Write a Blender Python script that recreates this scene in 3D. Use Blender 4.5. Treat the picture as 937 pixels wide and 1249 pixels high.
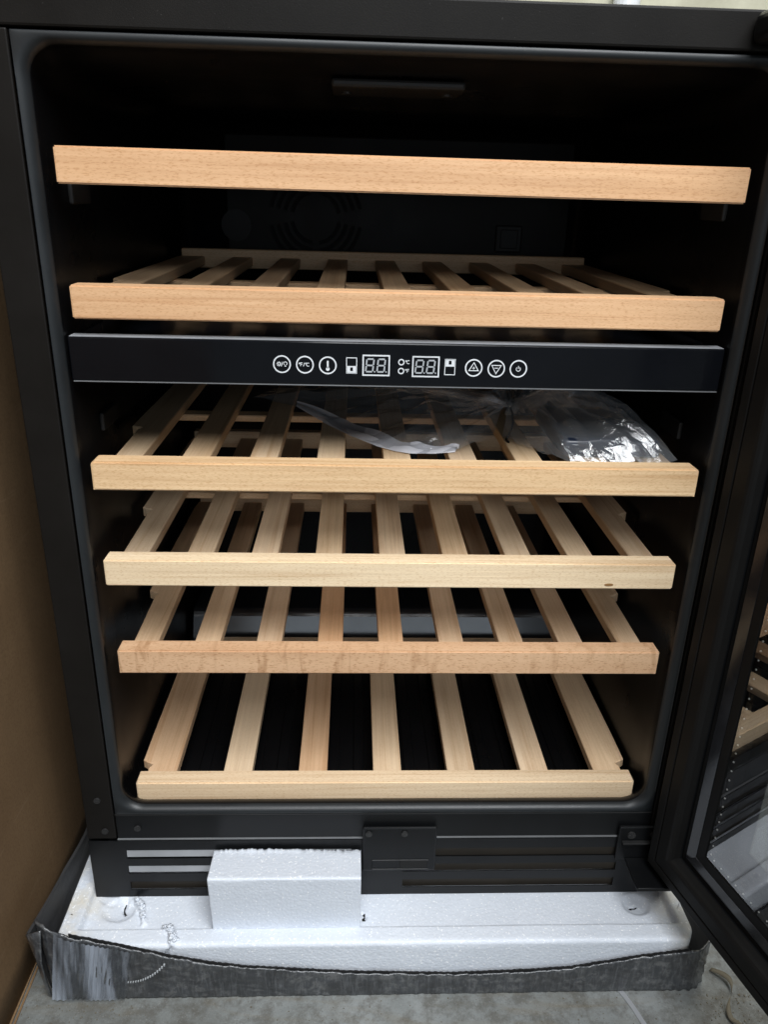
import bpy, bmesh, math, random
from mathutils import Vector, Matrix, noise

for o in list(bpy.data.objects):
    bpy.data.objects.remove(o, do_unlink=True)
random.seed(7)
sc = bpy.context.scene
C = sc.collection

# ------------------------------------------------------------------ camera
def cam_matrix(loc, yaw, pitch, roll):
    f = Vector((math.sin(yaw)*math.cos(pitch), math.cos(yaw)*math.cos(pitch), -math.sin(pitch)))
    r = Vector((math.cos(yaw), -math.sin(yaw), 0))
    u = r.cross(f)
    c, s = math.cos(roll), math.sin(roll)
    r2 = r*c + u*s
    u2 = u*c - r*s
    m = Matrix.Identity(4)
    for i in range(3):
        m[i][0] = r2[i]; m[i][1] = u2[i]; m[i][2] = -f[i]; m[i][3] = loc[i]
    return m
cd = bpy.data.cameras.new('camera')
cam = bpy.data.objects.new('camera', cd); C.objects.link(cam)
cd.sensor_fit = 'HORIZONTAL'; cd.sensor_width = 36.0; cd.lens = 36.0*948.2/937.0
cd.clip_start = 0.02; cd.clip_end = 60
cam.matrix_world = cam_matrix((-0.0382, -0.6024, 0.6783), 0.04437, 0.38801, 0.02738)
sc.camera = cam

# ------------------------------------------------------------------ world and lamps
w = bpy.data.worlds.new('World'); sc.world = w; w.use_nodes = True
bg = w.node_tree.nodes['Background']
bg.inputs[0].default_value = (0.70, 0.85, 1.0, 1); bg.inputs[1].default_value = 0.05

def area(name, loc, target, sx, sy, power, col):
    l = bpy.data.lights.new(name, 'AREA'); l.shape = 'RECTANGLE'; l.size = sx; l.size_y = sy
    l.energy = power; l.color = col
    o = bpy.data.objects.new(name, l); C.objects.link(o)
    o.location = loc
    o.rotation_euler = (Vector(target)-Vector(loc)).to_track_quat('-Z', 'Y').to_euler()
    return o
# daylight falling in from the open front of the store room, high behind the photographer
area('daylight_front', (0.40, -1.40, 2.55), (0.0, 0.0, 0.30), 1.6, 1.7, 124, (0.95, 0.975, 1.0))
area('daylight_opening', (0.3, -4.6, 1.25), (0.3, 0.0, 1.0), 4.2, 2.2, 42, (0.80, 0.90, 1.0))
area('daylight_rear', (0.8, 0.9, 2.4), (0.6, 1.6, 0.3), 1.0, 1.0, 30, (1.0, 0.98, 0.9))

sc.view_settings.view_transform = 'Standard'
sc.view_settings.look = 'None'
sc.view_settings.gamma = 1.0
sc.view_settings.use_curve_mapping = False
sc.view_settings.exposure = 0.0
sc.render.engine = 'CYCLES'
sc.cycles.use_denoising = True
sc.cycles.max_bounces = 10
sc.cycles.transparent_max_bounces = 24
sc.cycles.caustics_reflective = False
sc.cycles.caustics_refractive = False

# ------------------------------------------------------------------ materials
class NT:
    def __init__(s, name):
        s.m = bpy.data.materials.new(name); s.m.use_nodes = True
        s.t = s.m.node_tree; s.n = s.t.nodes; s.b = s.n['Principled BSDF']; s.out = s.n['Material Output']
        s.tc = s.n.new('ShaderNodeTexCoord'); s.oi = s.n.new('ShaderNodeObjectInfo')
    def link(s, a, b): s.t.links.new(a, b)
    def coord(s, scale=(1, 1, 1), rnd=False, rot=(0, 0, 0)):
        mp = s.n.new('ShaderNodeMapping'); mp.inputs['Scale'].default_value = scale; mp.inputs['Rotation'].default_value = rot
        src = s.tc.outputs['Object']
        if rnd:
            mul = s.n.new('ShaderNodeVectorMath'); mul.operation = 'SCALE'; mul.inputs[0].default_value = (7.3, 3.1, 11.7)
            s.link(s.oi.outputs['Random'], mul.inputs['Scale'])
            ad = s.n.new('ShaderNodeVectorMath'); ad.operation = 'ADD'
            s.link(src, ad.inputs[0]); s.link(mul.outputs[0], ad.inputs[1]); src = ad.outputs[0]
        s.link(src, mp.inputs['Vector']); return mp.outputs[0]
    def noise(s, vec, scale=1, detail=3, rough=.55, dist=0):
        n = s.n.new('ShaderNodeTexNoise'); n.inputs['Scale'].default_value = scale; n.inputs['Detail'].default_value = detail
        n.inputs['Roughness'].default_value = rough; n.inputs['Distortion'].default_value = dist
        s.link(vec, n.inputs['Vector']); return n.outputs['Fac']
    def voro(s, vec, scale=1, feature='F1'):
        n = s.n.new('ShaderNodeTexVoronoi'); n.feature = feature; n.inputs['Scale'].default_value = scale
        s.link(vec, n.inputs['Vector']); return n.outputs['Distance']
    def ramp(s, fac, stops):
        r = s.n.new('ShaderNodeValToRGB'); e = r.color_ramp.elements
        while len(e) < len(stops): e.new(.5)
        for k, (p, c) in enumerate(stops):
            e[k].position = p; e[k].color = (c, c, c, 1) if isinstance(c, (int, float)) else (*c, 1)
        s.link(fac, r.inputs[0]); return r.outputs[0]
    def mix(s, fac, a, b, mode='MIX'):
        m = s.n.new('ShaderNodeMix'); m.data_type = 'RGBA'; m.blend_type = mode
        for v, i in ((fac, 0), (a, 6), (b, 7)):
            if isinstance(v, (int, float)): m.inputs[i].default_value = v
            elif isinstance(v, tuple): m.inputs[i].default_value = (*v, 1)
            else: s.link(v, m.inputs[i])
        return m.outputs[2]
    def bump(s, h, strength=.2, dist=.001, prev=None):
        b = s.n.new('ShaderNodeBump'); b.inputs['Strength'].default_value = strength; b.inputs['Distance'].default_value = dist
        s.link(h, b.inputs['Height'])
        if prev is not None: s.link(prev, b.inputs['Normal'])
        s.link(b.outputs[0], s.b.inputs['Normal']); return b.outputs[0]
    def col(s, v):
        if isinstance(v, tuple): s.b.inputs['Base Color'].default_value = (*v, 1)
        else: s.link(v, s.b.inputs['Base Color'])
    def rough(s, v):
        if isinstance(v, (int, float)): s.b.inputs['Roughness'].default_value = v
        else: s.link(v, s.b.inputs['Roughness'])
    def spec(s, v): s.b.inputs['Specular IOR Level'].default_value = v

def wood(name, axis):
    """oiled beech: fine straight grain along the axis, short dark flecks; tint comes from the object colour"""
    t = NT(name)
    def sc3(a, c): return (a, c, c) if axis == 'x' else (c, a, c)
    v1 = t.coord(sc3(2.2, 38), True); n1 = t.noise(v1, 1, 3, .6, .6)
    v2 = t.coord(sc3(9, 420), True); n2 = t.noise(v2, 1, 2, .6)
    v3 = t.coord(sc3(330, 1500), True); n3 = t.noise(v3, 1, 2, .5, .3)
    v4 = t.coord(sc3(1.2, 9), True); n4 = t.noise(v4, 1, 2, .5)
    broad = t.ramp(n1, [(.3, (.88, .84, .80)), (.5, (.98, .97, .96)), (.72, (1.05, 1.05, 1.05))])
    fine = t.ramp(n2, [(.3, (.91, .88, .85)), (.62, (1.02, 1.02, 1.02))])
    fleck = t.ramp(n3, [(.33, (.80, .72, .62)), (.47, (1, 1, 1))])
    n5 = t.noise(t.coord(sc3(1.6, 85), True), 1, 4, .7, 1.6)
    streak = t.ramp(n5, [(.34, (.84, .76, .68)), (.47, (1, 1, 1)), (.75, (1.03, 1.02, 1.0))])
    patch = t.ramp(n4, [(.32, (.93, .88, .83)), (.65, (1.03, 1.03, 1.02))])
    c = t.mix(1.0, t.oi.outputs['Color'], broad, 'MULTIPLY')
    c = t.mix(1.0, c, fine, 'MULTIPLY')
    c = t.mix(.85 if axis == 'x' else .35, c, fleck, 'MULTIPLY')
    c = t.mix(1.0, c, patch, 'MULTIPLY')
    c = t.mix(.8, c, streak, 'MULTIPLY')
    t.col(c); t.rough(.48); t.spec(.35)
    t.bump(n2, .12, .0006); return t.m
M = {}
M['wood_x'] = wood('beech_bar', 'x'); M['wood_y'] = wood('beech_slat', 'y')

def wood_cross():
    """beech board with strong dark ripple figure across it"""
    t = NT('beech_rippled')
    n1 = t.noise(t.coord((2.2, 40, 40), True), 1, 3, .6, .5)
    n5 = t.noise(t.coord((95, 18, 18), True), 1, 3, .6, .8)
    mask = t.noise(t.coord((5, 5, 5)), 1, 1, .5)
    n3 = t.noise(t.coord((300, 1400, 1400), True), 1, 2, .5, .3)
    broad = t.ramp(n1, [(.3, (.86, .80, .75)), (.6, (1.02, 1.02, 1.02))])
    rip = t.ramp(n5, [(.33, (.60, .50, .40)), (.47, (1, 1, 1))])
    fleck = t.ramp(n3, [(.32, (.68, .58, .48)), (.43, (1, 1, 1))])
    c = t.mix(1, t.oi.outputs['Color'], broad, 'MULTIPLY'); c = t.mix(1, c, fleck, 'MULTIPLY')
    c2 = t.mix(1, c, rip, 'MULTIPLY')
    c = t.mix(t.ramp(mask, [(.42, 0.05), (.6, .85)]), c, c2)
    t.col(c); t.rough(.48); t.spec(.35); return t.m
M['wood_ripple'] = wood_cross()

def plastic(name, col, r, spec=.5, bump=.0, bscale=900, dust=0.0):
    t = NT(name)
    n = t.noise(t.coord((1, 1, 1)), 14, 4, .6)
    c = t.ramp(n, [(.3, tuple(x*.85 for x in col)), (.7, tuple(x*1.15 for x in col))])
    if dust:
        d = t.noise(t.coord((1, 1, 1)), 520, 2, .5)
        c = t.mix(t.ramp(d, [(.74, 0.0), (.80, dust)]), c, (.35, .34, .32))
    t.col(c); t.spec(spec)
    t.rough(t.ramp(n, [(.3, max(.02, r-.05)), (.7, r+.06)]))
    if bump:
        t.bump(t.noise(t.coord((1, 1, 1)), bscale, 2, .5), bump, .0004)
    return t.m
M['liner'] = plastic('black_liner_plastic', (.0045, .0045, .005), .30, .13, .05, 700)
M['step'] = plastic('grey_black_moulding', (.022, .024, .027), .20, 1.0, .05, 700)
M['flange'] = plastic('black_flange_plastic', (.0105, .0125, .014), .44, .42, .1, 900)
M['paint'] = plastic('black_painted_steel', (.0090, .0081, .0072), .46, .12, .22, 1300, .10)
M['metal'] = plastic('black_satin_sheet', (.005, .0054, .006), .34, .28, .05, 1200)
M['louvre'] = plastic('lit_grey_louvre', (.30, .31, .325), .38, .5, .05, 900)  # light on the black blades put into a pale grey; also on edge and tape
M['louvre_shaded'] = plastic('shaded_louvre', (.034, .029, .023), .5, .2, .05, 900)  # same blades with shade and brownish reflection put into the colour
M['panel'] = plastic('black_gloss_panel', (.004, .0045, .006), .12, .25)
M['gasket'] = plastic('black_rubber', (.0085, .0083, .008), .50, .10, .12, 600, .05)
M['doorblack'] = plastic('black_door_gloss', (.008, .008, .009), .13, .5)
M['seat'] = plastic('matt_black_seal', (.005, .005, .005), .5, .15)
M['screw'] = plastic('dark_screw', (.025, .025, .025), .32, .5)
M['clip'] = plastic('grey_clip_plastic', (.016, .016, .016), .5, .25)
M['clip2'] = plastic('matt_black_plastic', (.0135, .0132, .0125), .5, .15)
M['print'] = plastic('white_print', (.66, .68, .70), .5, .3)
M['print_dim'] = plastic('grey_segment_print', (.40, .42, .44), .35, .4)
M['edge'] = plastic('pale_metal_edge', (.16, .165, .17), .35, .5)
M['scrap'] = plastic('dusty_beige_scrap', (.13, .115, .085), .8, .2, .4, 150)
M['bead'] = plastic('spacer_hole', (.55, .53, .50), .4, .5)
M['packet'] = plastic('dark_blue_packet', (.012, .018, .036), .3, .5, .3, 60)
M['hole'] = plastic('dark_hole', (.02, .02, .02), .9, .1)

def foam():
    t = NT('white_foam')
    v = t.coord((1, 1, 1))
    cell = t.voro(v, 340); cell2 = t.voro(v, 240)
    n = t.noise(v, 9, 4, .6)
    c = t.ramp(n, [(.3, (.60, .64, .70)), (.65, (.66, .70, .76))])
    # a few yellowish patches near the outer ends
    sep = t.n.new('ShaderNodeSeparateXYZ'); t.link(v, sep.inputs[0])
    ab = t.n.new('ShaderNodeMath'); ab.operation = 'ABSOLUTE'; t.link(sep.outputs[0], ab.inputs[0])
    ends = t.ramp(ab.outputs[0], [(.27, 0.0), (.305, 1.0)])
    yel = t.mix(1, ends, t.ramp(t.noise(v, 38, 4, .65), [(.4, 0.0), (.7, .8)]), 'MULTIPLY')
    c = t.mix(yel, c, (.66, .60, .48))
    c = t.mix(t.ramp(cell, [(.0, 0.0), (.42, 0.0), (.75, .18)]), c, (.55, .58, .62))
    t.col(c); t.spec(.35)
    glint = t.ramp(t.noise(v, 420, 1, .5), [(.65, 0.0), (.71, .75)])  # bead glints painted into the colour as white specks
    c = t.mix(glint, c, (.93, .94, .95))
    t.col(c)
    t.rough(t.ramp(t.noise(v, 300, 1, .5), [(.50, .55), (.70, .25)]))
    t.b.inputs['Subsurface Weight'].default_value = .15
    t.b.inputs['Subsurface Radius'].default_value = (.004, .004, .004)
    t.b.inputs['Subsurface Scale'].default_value = .5
    inv = t.ramp(cell, [(0, 1.0), (.8, 0.0)])
    b = t.bump(inv, .20, .0010)
    t.bump(cell2, .10, .0012, b)
    return t.m
M['foam'] = foam()

def concrete():
    t = NT('concrete')
    v = t.coord((1, 1, 1))
    n1 = t.noise(v, 5, 6, .65, .4); n2 = t.noise(v, 55, 5, .7); n3 = t.noise(v, 700, 2, .5)
    c = t.ramp(n1, [(.30, (.10, .10, .09)), (.5, (.185, .197, .192)), (.68, (.275, .292, .290))])
    c = t.mix(t.ramp(n2, [(.38, .6), (.56, 0.0)]), c, (.075, .067, .054))
    st = t.noise(t.coord((3, 14, 3), False, (0, 0, .6)), 2.2, 4, .6, 1.2)
    c = t.mix(t.ramp(st, [(.52, 0.0), (.72, .5)]), c, (.16, .135, .092))
    c = t.mix(t.ramp(n3, [(.60, 0.0), (.72, .35)]), c, (.30, .295, .28))
    c = t.mix(t.ramp(n3, [(.28, .5), (.38, 0.0)]), c, (.08, .075, .065))
    t.col(c); t.rough(t.ramp(n2, [(.3, .75), (.7, .5)])); t.spec(.3)
    b = t.bump(n2, .25, .002); t.bump(n3, .3, .0006, b); return t.m
M['concrete'] = concrete()

def cardboard():
    t = NT('brown_cardboard')
    v = t.coord((1, 1, 1))
    flute = t.noise(t.coord((1, 190, 1.5)), 1, 2, .5)
    n = t.noise(v, 7, 5, .6); f = t.noise(v, 420, 3, .6)
    c = t.ramp(n, [(.3, (.165, .100, .050)), (.7, (.21, .132, .068))])
    c = t.mix(t.ramp(f, [(.35, .45), (.55, 0.0)]), c, (.11, .066, .034))
    sc_ = t.noise(t.coord((9, 5, 60), False, (.5, 0, 0)), 1, 4, .7, 1.0)
    c = t.mix(t.ramp(sc_, [(.63, 0.0), (.74, .5)]), c, (.27, .185, .11))
    c = t.mix(t.ramp(flute, [(.3, .18), (.6, 0.0)]), c, (.12, .072, .036))
    t.col(c); t.rough(.8); t.spec(.2)
    b = t.bump(flute, .12, .001); t.bump(f, .1, .0004, b); return t.m
M['card'] = cardboard()

def traymat():
    t = NT('dark_film_wrapped_card')
    v = t.coord((1, 1, 1))
    s1 = t.noise(t.coord((300, 300, 40), False, (0, .35, 0)), 1, 4, .7, .8)
    s2 = t.noise(t.coord((24, 24, 55)), 1, 6, .7, .8)
    s3 = t.noise(v, 160, 4, .7)
    c = t.ramp(s2, [(.3, (.014, .015, .017)), (.7, (.048, .052, .058))])
    c = t.mix(t.ramp(s1, [(.50, 0.0), (.66, .30)]), c, (.17, .178, .19))
    wear = t.mix(1, t.ramp(s3, [(.46, 0.0), (.60, .4)]), t.ramp(s2, [(.42, 0.0), (.60, 1.0)]), 'MULTIPLY')
    c = t.mix(wear, c, (.20, .20, .195))
    t.col(c); t.spec(.5)
    t.rough(t.ramp(s3, [(.3, .34), (.7, .6)]))
    t.b.inputs['Coat Weight'].default_value = .9; t.b.inputs['Coat Roughness'].default_value = .14
    t.bump(s1, .35, .0016); return t.m
M['tray'] = traymat()
M['traydark'] = plastic('dark_tray_card', (.028, .028, .029), .6, .35, .3, 200)

def plaster():
    t = NT('pale_rear_wall')
    n = t.noise(t.coord((1, 1, 1)), 9, 5, .6)
    t.col(t.ramp(n, [(.3, (.36, .35, .27)), (.7, (.50, .49, .39))])); t.rough(.9); t.bump(n, .2, .01); return t.m
M['plaster'] = plaster()
M['pipe'] = plastic('white_pipe_plastic', (.70, .72, .76), .4, .4)

def thin(name, tint, ior, rough_, haze=0.0, hazecol=(.6, .63, .66), wrinkle=0, streaky=None, front_only=False):
    """thin clear sheet: see-through, with fresnel reflection, optionally a milky share"""
    t = NT(name); n = t.n
    tr = n.new('ShaderNodeBsdfTransparent'); tr.inputs[0].default_value = (*tint, 1)
    gl = n.new('ShaderNodeBsdfGlossy'); gl.inputs['Roughness'].default_value = rough_
    gl.inputs[0].default_value = (1, 1, 1, 1)
    ge = n.new('ShaderNodeNewGeometry')
    dt = n.new('ShaderNodeVectorMath'); dt.operation = 'DOT_PRODUCT'; t.link(ge.outputs['Incoming'], dt.inputs[0]); t.link(ge.outputs['Normal'], dt.inputs[1])
    def mth(op, x, y=None):
        m_ = n.new('ShaderNodeMath'); m_.operation = op
        for q_, v_ in enumerate((x, y)):
            if v_ is None: continue
            if isinstance(v_, (int, float)): m_.inputs[q_].default_value = v_
            else: t.link(v_, m_.inputs[q_])
        return m_.outputs[0]
    one = mth('SUBTRACT', 1.0, mth('ABSOLUTE', dt.outputs['Value']))
    fr = mth('ADD', mth('MULTIPLY', mth('POWER', one, 5.0), 1.0-ior), ior)        # 'ior' is the head-on reflectance here
    if front_only: fr = mth('MULTIPLY', fr, mth('SUBTRACT', 1.0, ge.outputs['Backfacing']))
    mx = n.new('ShaderNodeMixShader'); t.link(fr, mx.inputs[0]); t.link(tr.outputs[0], mx.inputs[1]); t.link(gl.outputs[0], mx.inputs[2])
    last = mx.outputs[0]
    if wrinkle:
        nz = t.noise(t.coord((1, 1, 1)), 70, 4, .6, 1.5)
        b = n.new('ShaderNodeBump'); b.inputs['Strength'].default_value = wrinkle; b.inputs['Distance'].default_value = .004
        t.link(nz, b.inputs['Height']); t.link(b.outputs[0], gl.inputs['Normal'])
    if haze:
        df = n.new('ShaderNodeBsdfDiffuse'); df.inputs[0].default_value = (*hazecol, 1)
        m2 = n.new('ShaderNodeMixShader'); m2.inputs[0].default_value = haze
        if streaky:
            t.link(t.ramp(t.noise(t.coord(streaky), 1, 3, .6), [(.36, haze*.08), (.66, min(1, haze*1.7))]), m2.inputs[0])
        t.link(last, m2.inputs[1]); t.link(df.outputs[0], m2.inputs[2]); last = m2.outputs[0]
    t.link(last, t.out.inputs['Surface']); return t.m
M['glass_in'] = thin('clear_glass', (.90, .91, .91), .20, .0, front_only=True)
M['glass_out'] = thin('smoked_glass', (.60, .61, .61), .10, .0, front_only=True)
M['film'] = thin('clear_bag_film', (.90, .90, .91), .10, .12, .10, wrinkle=.3)
M['pleat'] = thin('bluish_pleated_film', (.70, .72, .75), .07, .18, .30, (.58, .64, .74), streaky=(48, 48, 5))
M['pleat_thin'] = thin('thin_pleated_film', (.75, .76, .78), .06, .2, .22, (.50, .52, .56))
M['seam'] = thin('milky_film_seam', (.80, .80, .82), .12, .15, .62, (.80, .80, .85), wrinkle=.3)
M['knot'] = thin('bunched_film', (.55, .55, .55), .12, .15, .12, wrinkle=.6)

# ------------------------------------------------------------------ object helpers
def empty(name, loc, label, cat, group=None):
    o = bpy.data.objects.new(name, None); C.objects.link(o); o.location = loc; o.empty_display_size = .05
    o['label'] = label; o['category'] = cat
    if group: o['group'] = group
    bpy.context.view_layer.update()
    return o
ORG = {}
def origin(p):
    """world position a child's coordinates are measured from (no rotation used except for the door)"""
    v = Vector((0, 0, 0))
    while p is not None:
        v += p.location; p = p.parent
    return v
def obj(name, bm, mat, parent=None, label=None, smooth=False, world=True, color=None):
    me = bpy.data.meshes.new(name)
    if parent is not None and world:
        bmesh.ops.translate(bm, verts=bm.verts, vec=-origin(parent))
    bm.normal_update(); bm.to_mesh(me); bm.free()
    mats = mat if isinstance(mat, (list, tuple)) else [mat]
    for m_ in mats: me.materials.append(m_)
    if smooth:
        for p in me.polygons: p.use_smooth = True
    o = bpy.data.objects.new(name, me); C.objects.link(o)
    if parent is not None: o.parent = parent
    if label: o['label'] = label
    if color: o.color = (*color, 1)
    return o
def tag(o, label, cat, group=None):
    o['label'] = label; o['category'] = cat
    if group: o['group'] = group
    return o
def bx(bm, a, b, bev=0.0, seg=2):
    m = Matrix.Translation([(a[i]+b[i])/2 for i in range(3)]) @ Matrix.Diagonal((*[abs(b[i]-a[i]) for i in range(3)], 1))
    r = bmesh.ops.create_cube(bm, size=1, matrix=m)
    if bev:
        es = list({e for v in r['verts'] for e in v.link_edges})
        bmesh.ops.bevel(bm, geom=es, offset=bev, segments=seg, affect='EDGES', profile=.5)
def box(name, a, b, mat, parent=None, bev=.0, seg=2, **k):
    bm = bmesh.new(); bx(bm, a, b, bev, seg); return obj(name, bm, mat, parent, **k)
def prism(bm, pts, y0, y1, axis='y'):
    """closed polygon (u,v) extruded along an axis"""
    def P(u, v, w):
        return {'y': (u, w, v), 'z': (u, v, w), 'x': (w, u, v)}[axis]
    a = [bm.verts.new(P(u, v, y0)) for u, v in pts]; b = [bm.verts.new(P(u, v, y1)) for u, v in pts]
    n = len(pts); fs = [bm.faces.new(a), bm.faces.new(b[::-1])]
    for i in range(n): fs.append(bm.faces.new((a[i], b[i], b[(i+1) % n], a[(i+1) % n])))
    bmesh.ops.recalc_face_normals(bm, faces=fs)
    return fs
def loops(bm, rings, close=True, cap0=False, cap1=False):
    vs = [[bm.verts.new(p) for p in r] for r in rings]
    n = len(rings[0])
    for i in range(len(vs)-1):
        for j in range(n if close else n-1):
            bm.faces.new((vs[i][j], vs[i+1][j], vs[i+1][(j+1) % n], vs[i][(j+1) % n]))
    if cap0: bm.faces.new(vs[0])
    if cap1: bm.faces.new(vs[-1][::-1])
    bmesh.ops.recalc_face_normals(bm, faces=bm.faces)
def cyl(bm, c, r, d, axis='y', n=20, r2=None):
    rot = {'y': Matrix.Rotation(math.pi/2, 4, 'X'), 'x': Matrix.Rotation(math.pi/2, 4, 'Y'), 'z': Matrix.Identity(4)}[axis]
    bmesh.ops.create_cone(bm, cap_ends=True, segments=n, radius1=r, radius2=r if r2 is None else r2, depth=d, matrix=Matrix.Translation(c) @ rot)
def screw(parent, x, y, z, r=.0032):
    bm = bmesh.new(); cyl(bm, (x, y, z), r, .002, 'y', 18); 
    bx(bm, (x-r*.6, y-.0014, z-.0004), (x+r*.6, y-.0009, z+.0004)); bx(bm, (x-.0004, y-.00145, z-r*.6), (x+.0004, y-.00095, z+r*.6))
    return obj('screw', bm, M['screw'], parent)
fbm = lambda p, s, o=4: noise.fractal(Vector(p)*s, .8, 2.0, o)

FL = -0.055      # floor level; the bottom of the cooler is z = 0
# ------------------------------------------------------------------ setting
bm = bmesh.new()
bmesh.ops.create_grid(bm, x_segments=1, y_segments=1, size=5, matrix=Matrix.Translation((0, 0, FL)))
fl = obj('floor', bm, M['concrete']); fl['kind'] = 'structure'
rw = box('rear_wall', (-3, 1.9, FL), (3.5, 2.0, 2.6), M['plaster']); rw['kind'] = 'structure'
bm = bmesh.new(); cyl(bm, (.695, 1.86, 1.27), .036, 2.65, 'z', 24)
tag(obj('wall_pipe', bm, M['pipe'], smooth=False), 'white vertical pipe in front of the pale rear wall', 'pipe')

# ------------------------------------------------------------------ the wine cooler
WC = empty('wine_cooler', (0, 0, 0), 'open black wine cooler with wooden shelves and a glass door, standing on white foam', 'wine cooler')
XS = 0.2975; SEAM = .2690
for s in (-1, 1):
    a, b = sorted((s*XS, s*(SEAM+.0004)))
    box('side_panel', (a, 0, .0768), (b, .56, .7735), M['paint'], WC, .0012)
box('top_panel', (-XS, -.0005, .7745), (XS, .56, .7995), M['paint'], WC, .0018)
box('back_panel', (-SEAM, .545, .0768), (SEAM, .56, .774), M['paint'], WC)
box('lower_rail', (-SEAM+.0006, .0005, .0772), (SEAM-.0006, .02, .1066), M['metal'], WC, .0008)
box('edge_strip', (-SEAM+.0006, -.0004, .0757), (SEAM-.02, .008, .0768), M['edge'], WC)
box('edge_strip', (-SEAM+.0006, .0002, .1068), (SEAM-.0006, .008, .1073), M['screw'], WC)

# liner: flange plus moulded tub
def rrect(x0, x1, z0, z1, r, y, n=8):
    out = []
    for cx, cz, a0 in ((x1-r, z1-r, 0), (x0+r, z1-r, 90), (x0+r, z0+r, 180), (x1-r, z0+r, 270)):
        for k in range(n+1):
            a = math.radians(a0+90*k/n); out.append((cx+r*math.cos(a), y, cz+r*math.sin(a)))
    return out
rings = [rrect(-SEAM+.0008, SEAM-.0008, .1074, .7728, .0008, .012),
         rrect(-SEAM+.0008, SEAM-.0008, .1074, .7728, .0008, .0012),
         rrect(-SEAM+.0014, SEAM-.0014, .108, .7722, .001, .0004)]
ox0, ox1, oz0, oz1 = -.2600, .2595, .1150, .7655
for k in range(7):
    a = math.pi/2*k/6; R_ = .009
    e = R_*(1-math.sin(a))
    y = R_*(1-math.cos(a))
    rings.append(rrect(ox0-e, ox1+e, oz0-e*.6, oz1+e*.5, .021+e*.4, .0004+y))
rings.append(rrect(ox0-.001, ox1+.001, oz0-.006, oz1-.002, .020, .020))
rings.append(rrect(ox0-.001, ox1+.001, oz0-.022, oz1-.006, .018, .032))
rings.append(rrect(ox0-.001, ox1+.001, .092, .757, .02, .06))
rings.append(rrect(ox0-.001, ox1+.001, .092, .757, .02, .44))
rings.append(rrect(ox0+.008, ox1-.008, .100, .748, .02, .462))
bm = bmesh.new(); loops(bm, rings, cap1=True)
liner = obj('liner', bm, [M['liner'], M['flange']], WC, smooth=True)
for p in liner.data.polygons:
    if p.center.y < .0075: p.material_index = 1
# floor ribs and compressor step at the bottom of the tub
for k in range(17):
    x = -.224+k*.028
    box('floor_rib', (x-.006, .05, .0915), (x+.006, .318, .0945), M['liner'], liner, .001, 1)
hump = [(.322, .0925), (.323, .102), (.3255, .110), (.337, .1375)] + [(.350-.0135*math.cos(math.radians(a)), .1325+.0135*math.sin(math.radians(a))) for a in range(28, 91, 9)] + [(.461, .146), (.461, .0925)]
bm = bmesh.new(); prism(bm, hump, -.2535, .2525, 'x')
obj('compressor_step', bm, M['step'], liner, smooth=False)
# little grey shelf clips on the side walls
for y, z in ((.078, .6725), (.0905, .486)):
    for s in (-1, 1):
        x = ox0-.001 if s < 0 else ox1+.001
        a, b = sorted((x, x-s*.004))
        box('shelf_clip', (a, y-.022, z-.008), (b, y+.022, z+.008), M['clip'], liner, .0015)
# lamp strip under the roof of the tub
lamp = box('interior_lamp', (-.057, .048, .7505), (.043, .108, .7565), M['clip'], liner, .002)
for x in (-.046, .032): 
    bm = bmesh.new(); cyl(bm, (x, .078, .7497), .004, .0015, 'z', 14); obj('screw', bm, M['screw'], lamp)
# back wall fan grille of concentric slots, round vent and socket
bp = box('fan_panel', (-.20, .452, .585), (.235, .4605, .742), M['clip2'], liner, .002)
bm = bmesh.new()
for r in (.030, .039, .048, .057):
    for (a0, a1) in ((12, 78), (102, 168), (190, 262), (278, 350)):
        n = 10; rr = []
        for k in range(n+1):
            a = math.radians(a0+(a1-a0)*k/n)
            rr.append([(-.088+(r-.0022)*math.cos(a), .4495, .648+(r-.0022)*math.sin(a)), (-.088+(r+.0022)*math.cos(a), .4495, .648+(r+.0022)*math.sin(a)),
                       (-.088+(r+.0022)*math.cos(a), .4525, .648+(r+.0022)*math.sin(a)), (-.088+(r-.0022)*math.cos(a), .4525, .648+(r-.0022)*math.sin(a))])
        loops(bm, rr, True, True, True)
obj('fan_slots', bm, M['hole'], bp)
bm = bmesh.new()
for k in range(7): cyl(bm, (-.188, .451-.0004*k, .637), .019-.0024*k, .003, 'y', 28)
obj('round_vent', bm, M['clip'], bp)
bm = bmesh.new(); bx(bm, (.142, .447, .612), (.176, .453, .645), .002); bx(bm, (.148, .4455, .617), (.170, .4475, .640), .001)
obj('socket', bm, [M['clip']], bp)

# kick plate with louvred slots
gx = [-XS, -.261, -.035, .018, .240, XS]; gz = [0.0006, .0102, .0212, .0318, .0424, .0520, .0632, .0752]
bm = bmesh.new(); V = {}
for i, x in enumerate(gx):
    for j, z in enumerate(gz):
        for k, y in enumerate((-.0012, -.0004)): V[i, j, k] = bm.verts.new((x, y, z))
def hole(i, j): return i in (1, 3) and j in (1, 3, 5)
for i in range(5):
    for j in range(7):
        if hole(i, j):
            for (p, q_) in (((i, j), (i+1, j)), ((i+1, j), (i+1, j+1)), ((i+1, j+1), (i, j+1)), ((i, j+1), (i, j))):
                bm.faces.new((V[p+(0,)], V[q_+(0,)], V[q_+(1,)], V[p+(1,)]))
        else:
            for k in (0, 1): bm.faces.new([V[c_+(k,)] for c_ in ((i, j), (i+1, j), (i+1, j+1), (i, j+1))])
edge = [(i, 0) for i in range(5)]+[(5, j) for j in range(7)]+[(i, 7) for i in range(5, 0, -1)]+[(0, j) for j in range(7, 0, -1)]
for p, q_ in zip(edge, edge[1:]+edge[:1]): bm.faces.new((V[p+(0,)], V[q_+(0,)], V[q_+(1,)], V[p+(1,)]))
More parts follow.
